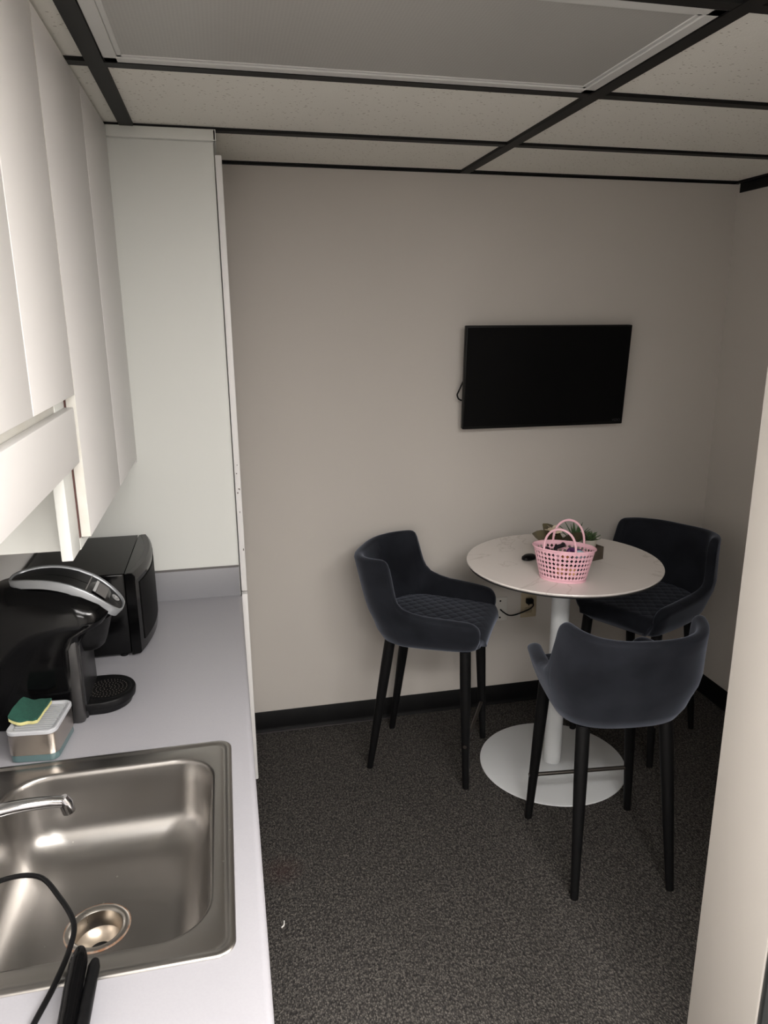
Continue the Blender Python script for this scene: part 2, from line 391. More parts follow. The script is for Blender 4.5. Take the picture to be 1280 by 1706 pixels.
# ---------------------------------------------------------------- tall cabinet
t = thing('tall_cabinet', 'tall white pantry cabinet standing against the back wall', 'cabinet', (0, 0, 0))
bm = nb(); box(bm, (XL+.001, -0.52, 0.10), (0.2535, -0.001, H-0.012), 0.001, 1); box(bm, (XL+.001, -0.50, 0.0), (0.19, -0.001, 0.10))
finish('body', bm, tall_m, t)
bm = nb(); box(bm, (-0.062, -0.545, 2.388), (0.263, -0.52, H-0.008), 0.003); box(bm, (0.2535, -0.545, 2.388), (0.263, -0.001, H-0.008), 0.002)
finish('crown_moulding', bm, tall_m, t)
def door_slab(y0, y1, z0, z1, x0=0.256, x1=0.277, m=edge_m):
    bm = nb(); box(bm, (x0, y0, z0), (x1, y1, z1), 0.0035, 2); return bm
d = finish('door', door_slab(-0.538, -0.002, 0.896, 2.350), white_m, t); d['label'] = 'tall upper door with chipped edge'
chip_m = mat('chip_brown', (0.12, 0.10, 0.08), 0.8)
for (z, y) in ((1.33, 0), (1.275, 1), (1.26, 0), (1.272, 2), (1.19, 1), (1.36, 1), (1.05, 2)):
    finish('chip', B((0.262+0.004*y, -0.5388, z), (0.262+0.004*y+random.uniform(.002, .005), -0.5376, z+random.uniform(.003, .009))), chip_m, d)
d = finish('door', door_slab(-0.538, -0.002, 0.112, 0.884), white_m, t); d['label'] = 'lower door'

# ---------------------------------------------------------------- upper cabinets
t = thing('wall_cabinet', 'white long-door wall cabinet hanging above the microwave', 'cabinet', (XL, -1.0, 1.375))
def loc(bm, o):
    for v in bm.verts: v.co -= o.location
    return bm
bm = nb(); box(bm, (XL+.001, -1.50, 1.375), (-0.0815, -0.5215, H-0.008), 0.001, 1)
finish('body', loc(bm, t), tall_m, t)
finish('stile', loc(B((-0.104, -1.588, 1.378), (-0.0815, -1.502, 1.70), 0.002), t), tall_m, t)
d = finish('door', loc(B((-0.080, -1.488, 1.400), (-0.060, -0.984, H-0.010), 0.0025), t), white_m, t); d['label'] = 'wide long door with cream edge'
finish('edge_band', loc(B((-0.0795, -1.4895, 1.402), (-0.0605, -1.4882, H-0.012)), t), edge_m, d)
finish('door', loc(B((-0.080, -0.978, 1.400), (-0.060, -0.548, H-0.010), 0.0025), t), white_m, t)
finish('shadow_gap', loc(B((-0.0814, -1.5012, 1.402), (-0.0802, -1.4903, 1.700)), t), dark_gap_m, t)  # dark red strip standing in for the shade in the door gap
finish('filler_strip', loc(B((-0.080, -0.545, 1.385), (-0.064, -0.522, H-0.008), 0.001), t), white_m, t)
t = thing('wall_cabinet', 'white short-door wall cabinet hanging above the sink with light valance', 'cabinet', (XL, -2.1, 1.70))
bm = nb(); box(bm, (XL+.001, -2.90, 1.70), (-0.0815, -1.502, H-0.008), 0.001, 1)
finish('body', loc(bm, t), tall_m, t)
finish('door', loc(B((-0.080, -1.848, 1.706), (-0.060, -1.493, H-0.010), 0.0025), t), white_m, t)
finish('door', loc(B((-0.080, -2.300, 1.706), (-0.060, -1.853, H-0.010), 0.0025), t), white_m, t)
finish('door', loc(B((-0.080, -2.880, 1.706), (-0.060, -2.305, H-0.010), 0.0025), t), white_m, t)
finish('valance', loc(B((-0.082, -2.90, 1.568), (-0.062, -1.510, 1.683), 0.002), t), white_m, t)
finish('reveal_rail', loc(B((-0.104, -2.90, 1.64), (-0.084, -1.545, 1.702), 0.001), t), edge_m, t)

# ---------------------------------------------------------------- base cabinet, worktop
SX0, SX1, SY0, SY1 = -0.350, 0.206, -2.158, -1.517
t = thing('base_cabinet', 'white base cabinet under the grey worktop', 'cabinet', (XL, -1.8, 0))
bm = nb(); box(bm, (XL+.001, -3.1, 0.10), (0.215, -3.08, HC-0.04)); box(bm, (XL+.001, -0.545, 0.10), (0.215, -0.5215, HC-0.04))
box(bm, (XL+.001, -3.1, 0.10), (0.215, -0.5215, 0.12)); box(bm, (XL+.001, -3.1, 0.10), (XL+.015, -0.5215, HC-.04)); box(bm, (XL+.001, -3.1, 0.0), (0.15, -0.5215, 0.10))
finish('body', loc(bm, t), tall_m, t)
for k in range(5):
    y0 = -3.09 + k*0.512
    finish('door', loc(B((0.216, y0, 0.112), (0.235, y0+0.506, HC-0.045), 0.0025), t), white_m, t)
# worktop with a real cut-out for the sink, rounded front edge
bm = nb()
x1 = 0.2565; rad = 0.014; th = 0.038
hx0, hx1, hy0, hy1 = SX0+0.012, SX1-0.012, SY0+0.012, SY1-0.012
def slab(ax, bx, ay, by): box(bm, (ax, ay, HC-th), (bx, by, HC))
slab(XL+.001, hx0, hy0, hy1); slab(XL+.001, hx1, hy1, -0.5215); slab(XL+.001, hx1, -3.1, hy0); 
prof = [(hx1, HC), (x1-rad, HC)] + [(x1-rad+rad*math.sin(a), HC-rad+rad*math.cos(a)) for a in [PI/2*k/6 for k in range(1, 7)]] \
     + [(x1-0.006+0.006*math.cos(a), HC-th+0.006-0.006*math.sin(a)) for a in [PI/2*k/4 for k in range(0, 5)]] + [(hx1, HC-th)]
P = [[Vector((x, y, z)) for x, z in prof] for y in (-3.1, -0.5215)]
V = grid(bm, P, closed_v=True); bm.faces.new(V[0]); bm.faces.new(V[1][::-1])
o = finish('worktop', bm, counter_m); tag(o, 'pale grey laminate worktop running along the left wall', 'countertop')
bm = nb(); box(bm, (XL+.021, -0.541, HC), (0.2515, -0.5215, 0.990), 0.0015)
sp = finish('end_splash', bm, splash_m, o)
finish('back_splash', B((XL+.001, -3.1, HC), (XL+.020, -0.5215, 0.990), 0.0015), splash_m, o)
finish('splash_cap', B((XL+.021, -0.5395, 0.990), (0.2515, -0.5215, 0.9925)), mat('dark_cap_line', (0.12, 0.11, 0.11), 0.5), o)

# ---------------------------------------------------------------- sink
t = thing('kitchen_sink', 'square stainless steel drop-in sink set in the worktop', 'sink', ((SX0+SX1)/2, (SY0+SY1)/2, HC))
def ring(x0, x1, y0, y1, r, z, seg=10): return [Vector((x, y, z)) - t.location for x, y in rrect(x0, x1, y0, y1, r, seg)]
bx0, bx1, by0, by1 = -0.268, 0.166, -2.108, -1.573
R = []
def addr(ins, r, z): R.append(ring(SX0+ins, SX1-ins, SY0+ins, SY1-ins, r, z))
addr(0, .032, HC+.0005); addr(0.001, .032, HC+.003); addr(0.004, .031, HC+.0045); addr(0.012, .028, HC+.0035); addr(0.016, .027, HC+.001); addr(0.020, .025, HC+.0022)
def addb(ins, r, z): R.append(ring(bx0+ins, bx1-ins, by0+ins, by1-ins, r, z))
addb(-0.004, .090, HC+.002); addb(0.0, .088, HC+.0012); addb(0.003, .086, HC-.003); addb(0.005, .085, HC-.010)
addb(0.009, .083, HC-.05); addb(0.013, .082, HC-.095)
for k in range(1, 9):
    a = PI/2*k/8; rb = 0.075
    addb(0.015+rb*(1-math.cos(a)), .082, HC-.103-rb*math.sin(a))
dc = Vector((-0.068, -1.838, 0)) - Vector((t.location.x, t.location.y, 0)); zb = HC-.178
nring = len(R[0])
# transition to round drain
last = R[-1]
def circ(r, z):
    out = []
    for p in last:
        a = math.atan2(p.y-dc.y, p.x-dc.x); out.append(Vector((dc.x+r*math.cos(a), dc.y+r*math.sin(a), z)))
    return out
mid = circ(0.075, -0.186)
for k in (0.33, 0.66):
    R.append([last[i].lerp(mid[i], k) for i in range(nring)])
R.append(mid); R.append(circ(0.062, -0.187)); 
bm = nb(); grid(bm, R, closed_v=True)
finish('basin', bm, steel_m, t, smooth=50)
bm = nb(); lathe(bm, [(0.0640, -0.1872), (0.0625, -0.1850), (0.0585, -0.1845)], (dc.x, dc.y, 0)); dr = finish('drain_rim', bm, rust_m, t, recalc=False)
bm = nb(); lathe(bm, [(0.0610, -0.1850), (0.057, -0.1835), (0.050, -0.185), (0.0465, -0.188), (0.0450, -0.200), (0.0440, -0.222)], (dc.x, dc.y, 0))
dr = finish('drain', bm, steel('drain_steel', (0.42, 0.40, 0.37), 0.28, spots=False), t)
bm = nb(); lathe(bm, [(0.0440, -0.222), (0.040, -0.228), (0.026, -0.240), (0.020, -0.242), (0.018, -0.262), (0.0, -0.262)], (dc.x, dc.y, 0)); finish('strainer_cup', bm, drain_m, dr)
finish('drain_hole', lathe(nb(), [(0.0, -0.2405), (0.0215, -0.2405), (0.0215, -0.2407), (0, -0.2407)], (dc.x, dc.y, 0)), black_rubber, dr)
# faucet
t = thing('faucet', 'chrome low-arc faucet reaching over the sink from the left', 'faucet', (-0.305, -1.84, HC+0.003))
bm = nb(); lathe(bm, [(0, 0), (0.028, 0), (0.028, 0.008), (0.022, 0.016), (0.020, 0.05), (0.017, 0.062), (0, 0.064)], (0, 0, 0), 24); box(bm, (-0.028, -0.11, 0), (0.028, 0.11, 0.010), 0.004)
finish('body', bm, chrome_m, t)
pts = smoothpts([(0.0, 0, 0.05), (0.05, 0, 0.088), (0.11, 0.008, 0.100), (0.17, 0.018, 0.096), (0.203, 0.026, 0.086)], 6)
n = len(pts); bm = tube(nb(), pts, [0.0145 - 0.004*i/n for i in range(n)], 16); s_ = finish('spout', bm, chrome_m, t)
bm = tube(nb(), [(0.199, 0.025, 0.096), (0.204, 0.026, 0.084), (0.208, 0.027, 0.064)], [0.010, 0.0125, 0.0120], 18); finish('aerator', bm, chrome_m, s_)
bm = tube(nb(), [(-0.002, 0.085, 0.008), (-0.002, 0.085, 0.045)], [0.018, 0.014], 16); tube(bm, [(-0.002, 0.085, 0.042), (0.02, 0.12, 0.052)], [0.008, 0.005], 12); finish('lever', bm, chrome_m, t)
bm = tube(nb(), [(-0.002, -0.085, 0.008), (-0.002, -0.085, 0.045)], [0.018, 0.014], 16); tube(bm, [(-0.002, -0.085, 0.042), (0.02, -0.12, 0.052)], [0.008, 0.005], 12); finish('lever', bm, chrome_m, t)

# corded hand tool over the near corner of the sink
t = thing('corded_handset', 'black handset with a looping black cord over the near corner of the sink', 'handset', (-0.02, -2.19, HC))
HS = -0.022
def L(p, o=t): return Vector(p) - o.location
bm = tube(nb(), smoothpts([L((-0.370, -2.010, .8905)), L((-0.27, -1.962, .895)), L((-0.195, -1.925, .905)), L((-0.130, -1.938, .912)), L((-0.085, -1.995, .910)), L((-0.052, -2.055, .905)), L((-0.050, -2.105, .900)), L((-0.062, -2.165, .893)), L((-0.085, -2.26, .886)), L((-0.06, -2.33, .886)), L((-0.03, -2.30, .888))], 6), 0.0045, 10)
finish('cord', bm, black_satin, t)
bm = tube(nb(), smoothpts([L((-0.026, -2.110+HS, .925)), L((-0.026, -2.117+HS, .924)), L((-0.026, -2.135+HS, .921)), L((-0.027, -2.175+HS, .914)), L((-0.028, -2.24+HS, .902)), L((-0.03, -2.30+HS, .900))], 4),
          [0.004+0.0095*min(1, k/8) for k in range(21)], 18)
finish('handle', bm, black_plastic, t)
bm = tube(nb(), [L((-0.004, -2.128+HS, .912)), L((-0.004, -2.14+HS, .912)), L((-0.008, -2.24+HS, .899))], [0.006, 0.009, 0.010], 14); finish('side_grip', bm, black_satin, t)

# ---------------------------------------------------------------- microwave
t = thing('microwave', 'black countertop microwave standing below the long-door cabinet', 'microwave', (-0.20, -0.785, HC))
def px_(y, f): # convex front
    u = (y)/0.205; return 0.150 + f*(1-u*u)
bm = nb(); box(bm, (-0.165, -0.205, 0.012), (0.125, 0.205, 0.262), 0.006); hs_ = finish('housing', bm, black_plastic, t); finish('top_panel', B((-0.162, -0.203, 0.2615), (0.124, 0.203, 0.2632), 0.0008, 1), black_top, hs_)
bm = nb(); ns = 16; Pz = [(0.012, 0), (0.016, .004), (0.252, .004), (0.262, -0.004)]
P = []
for i in range(ns+1):
    y = -0.205+0.41*i/ns; P.append([Vector((0.1265, y, 0.010))] + [Vector((px_(y, 0.028)+dx, y, z)) for z, dx in Pz] + [Vector((0.1265, y, 0.262))])
V = grid(bm, P, closed_v=True); bm.faces.new(V[0]); bm.faces.new(V[-1][::-1])
dd = finish('door', bm, black_plastic, t)
for nm, y0, y1, z0, z1, mm in (('window', -0.175, 0.085, 0.045, 0.225, screen_m), ('control_panel', 0.105, 0.19, 0.03, 0.24, black_satin)):
    bm = nb(); P = []
    for i in range(11):
        y = y0+(y1-y0)*i/10; P.append([Vector((px_(y, 0.028)+0.0035, y, z0)), Vector((px_(y, 0.028)+0.0065, y, z0)), Vector((px_(y, 0.028)+0.0065, y, z1)), Vector((px_(y, 0.028)+0.0035, y, z1))])
    V = grid(bm, P, closed_v=True); bm.faces.new(V[0]); bm.faces.new(V[-1][::-1]); finish(nm, bm, mm, dd)
bm = nb(); P = []
for i in range(17):
    y = -0.203+0.406*i/16; f = px_(y, 0.028); P.append([Vector((f-0.018, y, 0.2622)), Vector((f-0.018, y, 0.2640)), Vector((f-0.002, y, 0.2640)), Vector((f+0.0050, y, 0.254)), Vector((f+0.0050, y, 0.240)), Vector((f+0.003, y, 0.240))])
V = grid(bm, P, closed_v=True); bm.faces.new(V[0]); bm.faces.new(V[-1][::-1])
finish('door_frame', bm, mat('charcoal_trim', (0.03, 0.029, 0.028), 0.32, spec=0.25), dd)
bm = nb()
for k in range(3): box(bm, (0.035, -0.2065, 0.085+0.010*k), (0.052, -0.2045, 0.088+0.010*k))
finish('side_vent', bm, mat('vent_highlight_grey', (0.30, 0.30, 0.30), 0.4), t)  # pale grey painted in for the highlights on the vent slots
for (x, y) in ((0.10, -0.18), (0.10, 0.18), (-0.13, -0.18), (-0.13, 0.18)):
    finish('foot', lathe(nb(), [(0, 0.013), (0.012, 0.013), (0.011, 0), (0, 0)], (x, y, 0), 16), black_rubber, t)

# ---------------------------------------------------------------- coffee maker
t = thing('coffee_maker', 'black single-serve coffee maker with silver lid handle beside the microwave', 'coffee maker', (-0.25, -1.255, HC))
KW = 0.098
def kbody():
    bm = nb(); rings = []
    # stacked rounded sections: z, x0, x1, half width
    for (z, x0, x1_, hw, r) in ((0.0, -0.115, 0.100, 0.095, .03), (0.004, -0.118, 0.103, 0.098, .030), (0.05, -0.120, 0.102, 0.102, .030), (0.15, -0.122, 0.102, 0.106, .032),
                                (0.20, -0.123, 0.104, 0.107, .035), (0.232, -0.123, 0.125, 0.107, .042), (0.252, -0.123, 0.165, 0.106, .052), (0.275, -0.122, 0.182, 0.103, .07), (0.300, -0.118, 0.172, 0.096, .075),
                                (0.322, -0.110, 0.148, 0.085, .075), (0.340, -0.098, 0.105, 0.068, .064), (0.350, -0.08, 0.065, 0.045, .042)):
        rings.append([Vector((x, y, z)) for x, y in rrect(x0, x1_, -hw, hw, r, 8)])
    V = grid(bm, rings, closed_v=True); bm.faces.new(V[0][::-1]); bm.faces.new(V[-1]); return bm
finish('body', kbody(), black_plastic, t, smooth=60)
# head / brew chamber under the nose
bm = nb(); rings = []
for (z, a, cx) in ((0.165, 0.030, 0.115), (0.172, 0.040, 0.113), (0.19, 0.052, 0.108), (0.215, 0.062, 0.105), (0.250, 0.072, 0.105)):
    rings.append([Vector((cx+a*math.cos(q), a*1.15*math.sin(q), z)) for q in [2*PI*k/32 for k in range(32)]])
V = grid(bm, rings, closed_v=True); bm.faces.new(V[0][::-1]); bm.faces.new(V[-1]); finish('brew_head', bm, black_satin, t, smooth=60)
finish('corner_pillar', B((0.072, -0.103, 0.0), (0.1045, -0.081, 0.225), 0.010), mat('pillar_grey', (0.028, 0.027, 0.027), 0.3), t)
finish('front_column', B((0.090, -0.080, 0.0), (0.108, 0.080, 0.22), 0.006), mat('column_grey', (0.012, 0.012, 0.013), 0.35, spec=0.35), t)
# drip tray
bm = nb(); rings = []
def tray_out(rx, ry, cx):
    out = []
    for k in range(40):
        a = -PI/2 + PI*k/39; out.append((cx+rx*math.cos(a), ry*math.sin(a)))
    out += [(0.085, ry), (0.085, -ry)]; return out
for (z, rx, ry) in ((0.0, 0.062, 0.062), (0.004, 0.068, 0.068), (0.018, 0.072, 0.074), (0.022, 0.078, 0.080), (0.036, 0.080, 0.082), (0.040, 0.078, 0.080)):
    rings.append([Vector((x, y, z)) for x, y in tray_out(rx, ry, 0.135)])
V = grid(bm, rings, closed_v=True); bm.faces.new(V[0][::-1]); bm.faces.new(V[-1]); tr = finish('drip_tray', bm, black_satin, t, smooth=40)
bm = nb(); lathe(bm, [(0, 0.0405), (0.052, 0.0405), (0.056, 0.0415), (0.060, 0.0405), (0.060, 0.039)], (0.145, 0, 0), 40)
pl = finish('tray_plate', bm, black_satin, tr)
bm = nb()
for ring_ in range(1, 6):
    for k in range(ring_*7):
        a = 2*PI*k/(ring_*7)+ring_*.3; rr_ = 0.0095*ring_
        t2 = nb(); bmesh.ops.create_icosphere(t2, subdivisions=1, radius=0.0016); merge(bm, t2, Matrix.Translation((0.145+rr_*math.cos(a), rr_*math.sin(a), 0.0405)))
o = finish('perforations', bm, mat('wet_metal_dots', (0.20, 0.18, 0.16), 0.3, metal=0.8), tr); o['kind'] = 'stuff'
# lid handle: band swept on curve
cv = smoothpts([(-0.050, 0, 0.363), (0.0, 0, 0.369), (0.05, 0, 0.366), (0.098, 0, 0.352), (0.140, 0, 0.328), (0.175, 0, 0.298), (0.207, 0, 0.264)], 8)
nc = len(cv)
def cpt(s): # s 0..1
    f = max(0, min(nc-1.001, s*(nc-1))); i = int(f); return cv[i].lerp(cv[i+1], f-i)
def cn(s):
    d = (cpt(min(1, s+.01))-cpt(max(0, s-.01))).normalized(); return Vector((-d.z, 0, d.x))
def outline(ins):
    out = []; N = 64; hwm = 0.073-ins
    for k in range(N):
        a = 2*PI*k/N; ca, sa = math.cos(a), math.sin(a)
        s = 0.5 + (0.5-ins*2.6)*math.copysign(abs(ca)**(0.75 if ca < 0 else 0.60), ca)
        y = hwm*math.copysign(abs(sa)**0.72, sa) * (0.86+0.12*s)
        out.append((s, y))
    return out
bm = nb(); P = []
for (ins, dz) in ((0.0, -0.020), (0.0, -0.002), (0.002, 0.001), (0.008, 0.001), (0.010, -0.001), (0.010, -0.016)):
    P.append([cpt(s)+cn(s)*dz+Vector((0, y, 0)) for s, y in outline(ins)])
grid(bm, P, closed_v=True); hd = finish('lid_handle', bm, silver_m, t, smooth=50)
bm = nb(); ol = outline(0.010); rows = []
for q in (1.0, 0.66, 0.33, 0.02):
    rows.append([cpt(0.5+(s-0.5)*1.0) + Vector((0, y*q, 0)) + cn(s)*(-0.004) for s, y in ol])
bm = nb(); grid(bm, rows, closed_v=True); lp = finish('lid_panel', bm, black_satin, t, smooth=50)
def onlid(s0, s1, y0, y1, h, mt, nm, par):
    bm = nb(); P = []
    for i in range(6):
        s = s0+(s1-s0)*i/5; P.append([cpt(s)+cn(s)*0.0+Vector((0, y0, 0)), cpt(s)+cn(s)*h+Vector((0, y0, 0)), cpt(s)+cn(s)*h+Vector((0, y1, 0)), cpt(s)+cn(s)*0.0+Vector((0, y1, 0))])
    V = grid(bm, P, closed_v=True); bm.faces.new(V[0]); bm.faces.new(V[-1][::-1]); return finish(nm, bm, mt, par)
onlid(0.62, 0.63, -0.052, 0.052, 0.0005, grill_m, 'panel_seam', lp)
onlid(0.71, 0.81, -0.040, 0.034, 0.001, mat('display_glass', (0.085, 0.08, 0.078), 0.35), 'display', lp)
onlid(0.68, 0.705, -0.040, 0.034, 0.0015, chrome_m, 'display_bezel', lp)
c0 = cpt(0.885)+cn(0.885)*0.002; nv = cn(0.885)
bmb = nb(); lathe(bmb, [(0.006, 0), (0.0105, 0), (0.0115, 0.002), (0.0105, 0.003), (0.007, 0.002), (0.006, 0)], (0, 0, 0), 24); box(bmb, (-0.004, -0.001, 0), (0.004, 0.001, 0.0015)); box(bmb, (-0.001, -0.004, 0), (0.001, 0.004, 0.0015))
q = Vector((0, 0, 1)).rotation_difference(nv).to_matrix().to_4x4(); q.translation = c0
for v in bmb.verts: v.co = q @ v.co
finish('brew_button', bmb, mat('button_grey', (0.22, 0.22, 0.22), 0.3), lp)

# ---------------------------------------------------------------- soap caddy and sponge
t = thing('soap_caddy', 'stainless steel sponge caddy with pale grey tray at the sink edge', 'soap dispenser', (-0.226, -1.441, HC), math.radians(-6))
def rbox(bm, hx, hy, r, zs, seg=6):
    rings = []
    for (z, ins) in zs: rings.append([Vector((x, y, z)) for x, y in rrect(-hx+ins, hx-ins, -hy+ins, hy-ins, r, seg)])
    V = grid(bm, rings, closed_v=True); bm.faces.new(V[0][::-1]); bm.faces.new(V[-1]); return bm
finish('soap_reservoir', rbox(nb(), 0.050, 0.067, 0.018, ((0.0, .001), (0.004, -.003), (0.0205, -.002))), teal_m, t)
finish('steel_shell', rbox(nb(), 0.054, 0.071, 0.020, ((0.020, 0), (0.070, 0), (0.071, .001))), caddy_steel, t)
bm = nb(); rings = []
for (z, ins) in ((0.0712, -.001), (0.078, -.001), (0.080, .001), (0.080, .005), (0.074, .008), (0.074, .048)): rings.append([Vector((x, y, z)) for x, y in rrect(-.054+ins, .054-ins, -.071+ins, .071-ins, max(.003, .020-ins*.4), 6)])
V = grid(bm, rings, closed_v=True); bm.faces.new(V[-1]); bm.faces.new(V[0][::-1]); tp = finish('tray', bm, grey_plastic, t)
bm = nb()
for k in range(12): box(bm, (-0.040, -0.054+k*0.0093, 0.074), (0.042, -0.0515+k*0.0093, 0.0785), 0.0006, 1)
finish('ribs', bm, mat('tray_rib_grey', (0.33, 0.34, 0.35), 0.4), tp)
t = thing('sponge', 'green and yellow scouring sponge lying on the steel caddy', 'sponge', (-0.247, -1.430, HC+0.0785), math.radians(-8))
def sheet(z0, z1, hx, hy, bend):
    bm = nb(); n = 18; m = 14; top = []; bot = []
    for i in range(n+1):
        u = -1+2*i/n; rt = []; rb_ = []
        for j in range(m+1):
            v = -1+2*j/m
            s = (1-0.05*u*u*v*v); cr = 0.02*(abs(u)**2)
            zz = bend*(u*u) * (0.5 if u > 0 else 1.2) + 0.003*(1-v*v) + 0.0006*math.sin(9*u+7*v)
            rt.append(Vector((u*hx*s, v*hy*s+0.002*math.sin(5*u), z1+zz))); rb_.append(Vector((u*hx*s, v*hy*s+0.002*math.sin(5*u), z0+zz)))
        top.append(rt); bot.append(rb_)
    A = grid(bm, top); D = grid(bm, bot)
    for i in range(n): 
        bm.faces.new((A[i][0], A[i+1][0], D[i+1][0], D[i][0])); bm.faces.new((A[i][m], A[i+1][m], D[i+1][m], D[i][m]))
    for j in range(m):
        bm.faces.new((A[0][j], A[0][j+1], D[0][j+1], D[0][j])); bm.faces.new((A[n][j], A[n][j+1], D[n][j+1], D[n][j]))
    return bm
finish('foam_layer', sheet(0.001, 0.009, 0.034, 0.048, 0.007), sponge_y, t)
finish('scouring_pad', sheet(0.0091, 0.0145, 0.0345, 0.0485, 0.007), sponge_g, t)

# ---------------------------------------------------------------- television
t = thing('television', 'black wall-mounted flat screen television on the back wall', 'television', (1.612, -0.075, 1.603)); t.rotation_euler = (math.radians(4), 0, 0)
finish('bezel', B((-0.379, -0.018, -0.218), (0.379, 0.012, 0.218), 0.004), bezel_m, t)
finish('screen', B((-0.374, -0.0195, -0.205), (0.374, -0.0175, 0.211), 0.0005, 1), screen_m, t)
bm = nb(); box(bm, (-0.20, 0.012, -0.13), (0.20, 0.03, 0.13), 0.004); box(bm, (-0.10, 0.03, -0.08), (0.10, 0.064, 0.08)); finish('wall_mount', bm, black_satin, t)
cu = bpy.data.curves.new('logo', 'FONT'); cu.body = 'VIZIO'; cu.size = 0.020; cu.extrude = 0.0003; cu.align_x = 'RIGHT'
lo = bpy.data.objects.new('logo', cu); C.objects.link(lo); lo.parent = t; lo.location = (0.366, -0.0200, -0.2165+0.0125); lo.rotation_euler = (PI/2, 0, 0); cu.materials.append(logo_m); cu.size = 0.016
bpy.context.view_layer.update()
lm = bpy.data.meshes.new_from_object(lo.evaluated_get(bpy.context.evaluated_depsgraph_get())); lo2_ = bpy.data.objects.new('logo', lm); C.objects.link(lo2_); lo2_.parent = t; lo2_.location = lo.location; lo2_.rotation_euler = lo.rotation_euler; bpy.data.objects.remove(lo)
bm = tube(nb(), smoothpts([(-0.36, 0.010, 0.02), (-0.392, 0.014, -0.055), (-0.398, 0.015, -0.075), (-0.384, 0.016, -0.095), (-0.34, 0.02, -0.10)], 6), 0.0035, 8); finish('cable', bm, black_rubber, t)

# ---------------------------------------------------------------- wall plates and cord
t = thing('wall_plate', 'white blank cable plate with two black screws on the back wall', 'wall plate', (1.461, 0, 0.503))
finish('plate', B((-0.037, -0.007, -0.060), (0.037, -0.0003, 0.060), 0.003), plate_white, t)
for z in (0.042, -0.042): finish('screw', tube(nb(), [(0, -0.0065, z), (0, -0.0085, z)], 0.0045, 12), black_rubber, t)
t = thing('power_outlet', 'beige power outlet with a black plug in it on the back wall', 'outlet', (1.607, 0, 0.512))
finish('plate', B((-0.040, -0.007, -0.064), (0.040, -0.0003, 0.064), 0.003), plate_beige, t)
sock_m = mat('beige_socket', (0.36, 0.30, 0.20), 0.4)
for z in (0.026, -0.026): finish('socket', B((-0.017, -0.0085, z-0.014), (0.017, -0.006, z+0.014), 0.003), sock_m, t)
finish('screw', tube(nb(), [(0, -0.0065, 0.0), (0, -0.0090, 0.0)], 0.003, 10), black_rubber, t)
t = thing('plugged_cable', 'short black cord sagging from the white plate to the beige outlet', 'cord', (1.55, -0.01, 0.50))
def L2(p): return Vector(p) - t.location
finish('plug', B(L2((1.588, -0.034, 0.524)), L2((1.622, -0.0085, 0.549)), 0.005), black_rubber, t)
bm = tube(nb(), smoothpts([L2((1.615, -0.030, 0.534)), L2((1.620, -0.032, 0.518)), L2((1.605, -0.028, 0.500)), L2((1.57, -0.025, 0.485)), L2((1.53, -0.022, 0.473)), L2((1.50, -0.020, 0.474)), L2((1.475, -0.014, 0.490)), L2((1.461, -0.007, 0.503))], 6), 0.0035, 8)
finish('cord', bm, black_rubber, t)

# ---------------------------------------------------------------- round table
TC = (1.518, -0.535); ZT = 0.914
t = thing('bar_table', 'round white marble-topped bar table on a white pedestal', 'table', (TC[0], TC[1], 0))
bm = nb(); lathe(bm, [(0, ZT-0.010), (0.380, ZT-0.010), (0.3845, ZT-0.006), (0.3855, ZT-0.003), (0.384, ZT), (0, ZT)], seg=128); tt = finish('tabletop', bm, marble_m, t)
bm = nb(); lathe(bm, [(0, ZT-0.020), (0.370, ZT-0.020), (0.380, ZT-0.016), (0.381, ZT-0.0102), (0, ZT-0.0102)], seg=128); finish('underlay', bm, tedge_m, tt)
bm = nb(); lathe(bm, [(0, 0.012), (0.0365, 0.012), (0.0365, ZT-0.03), (0, ZT-0.03)], seg=48); finish('column', bm, tablewhite_m, t)
bm = nb(); lathe(bm, [(0, 0.0), (0.303, 0.0), (0.309, 0.003), (0.308, 0.007), (0.300, 0.009), (0.06, 0.0125), (0.045, 0.014), (0.040, 0.013), (0, 0.013)], seg=128); finish('base', bm, tablewhite_m, t)
bm = nb(); lathe(bm, [(0, ZT-0.03), (0.11, ZT-0.03), (0.11, ZT-0.0202), (0, ZT-0.0202)], seg=48); finish('mounting_plate', bm, tablewhite_m, t)

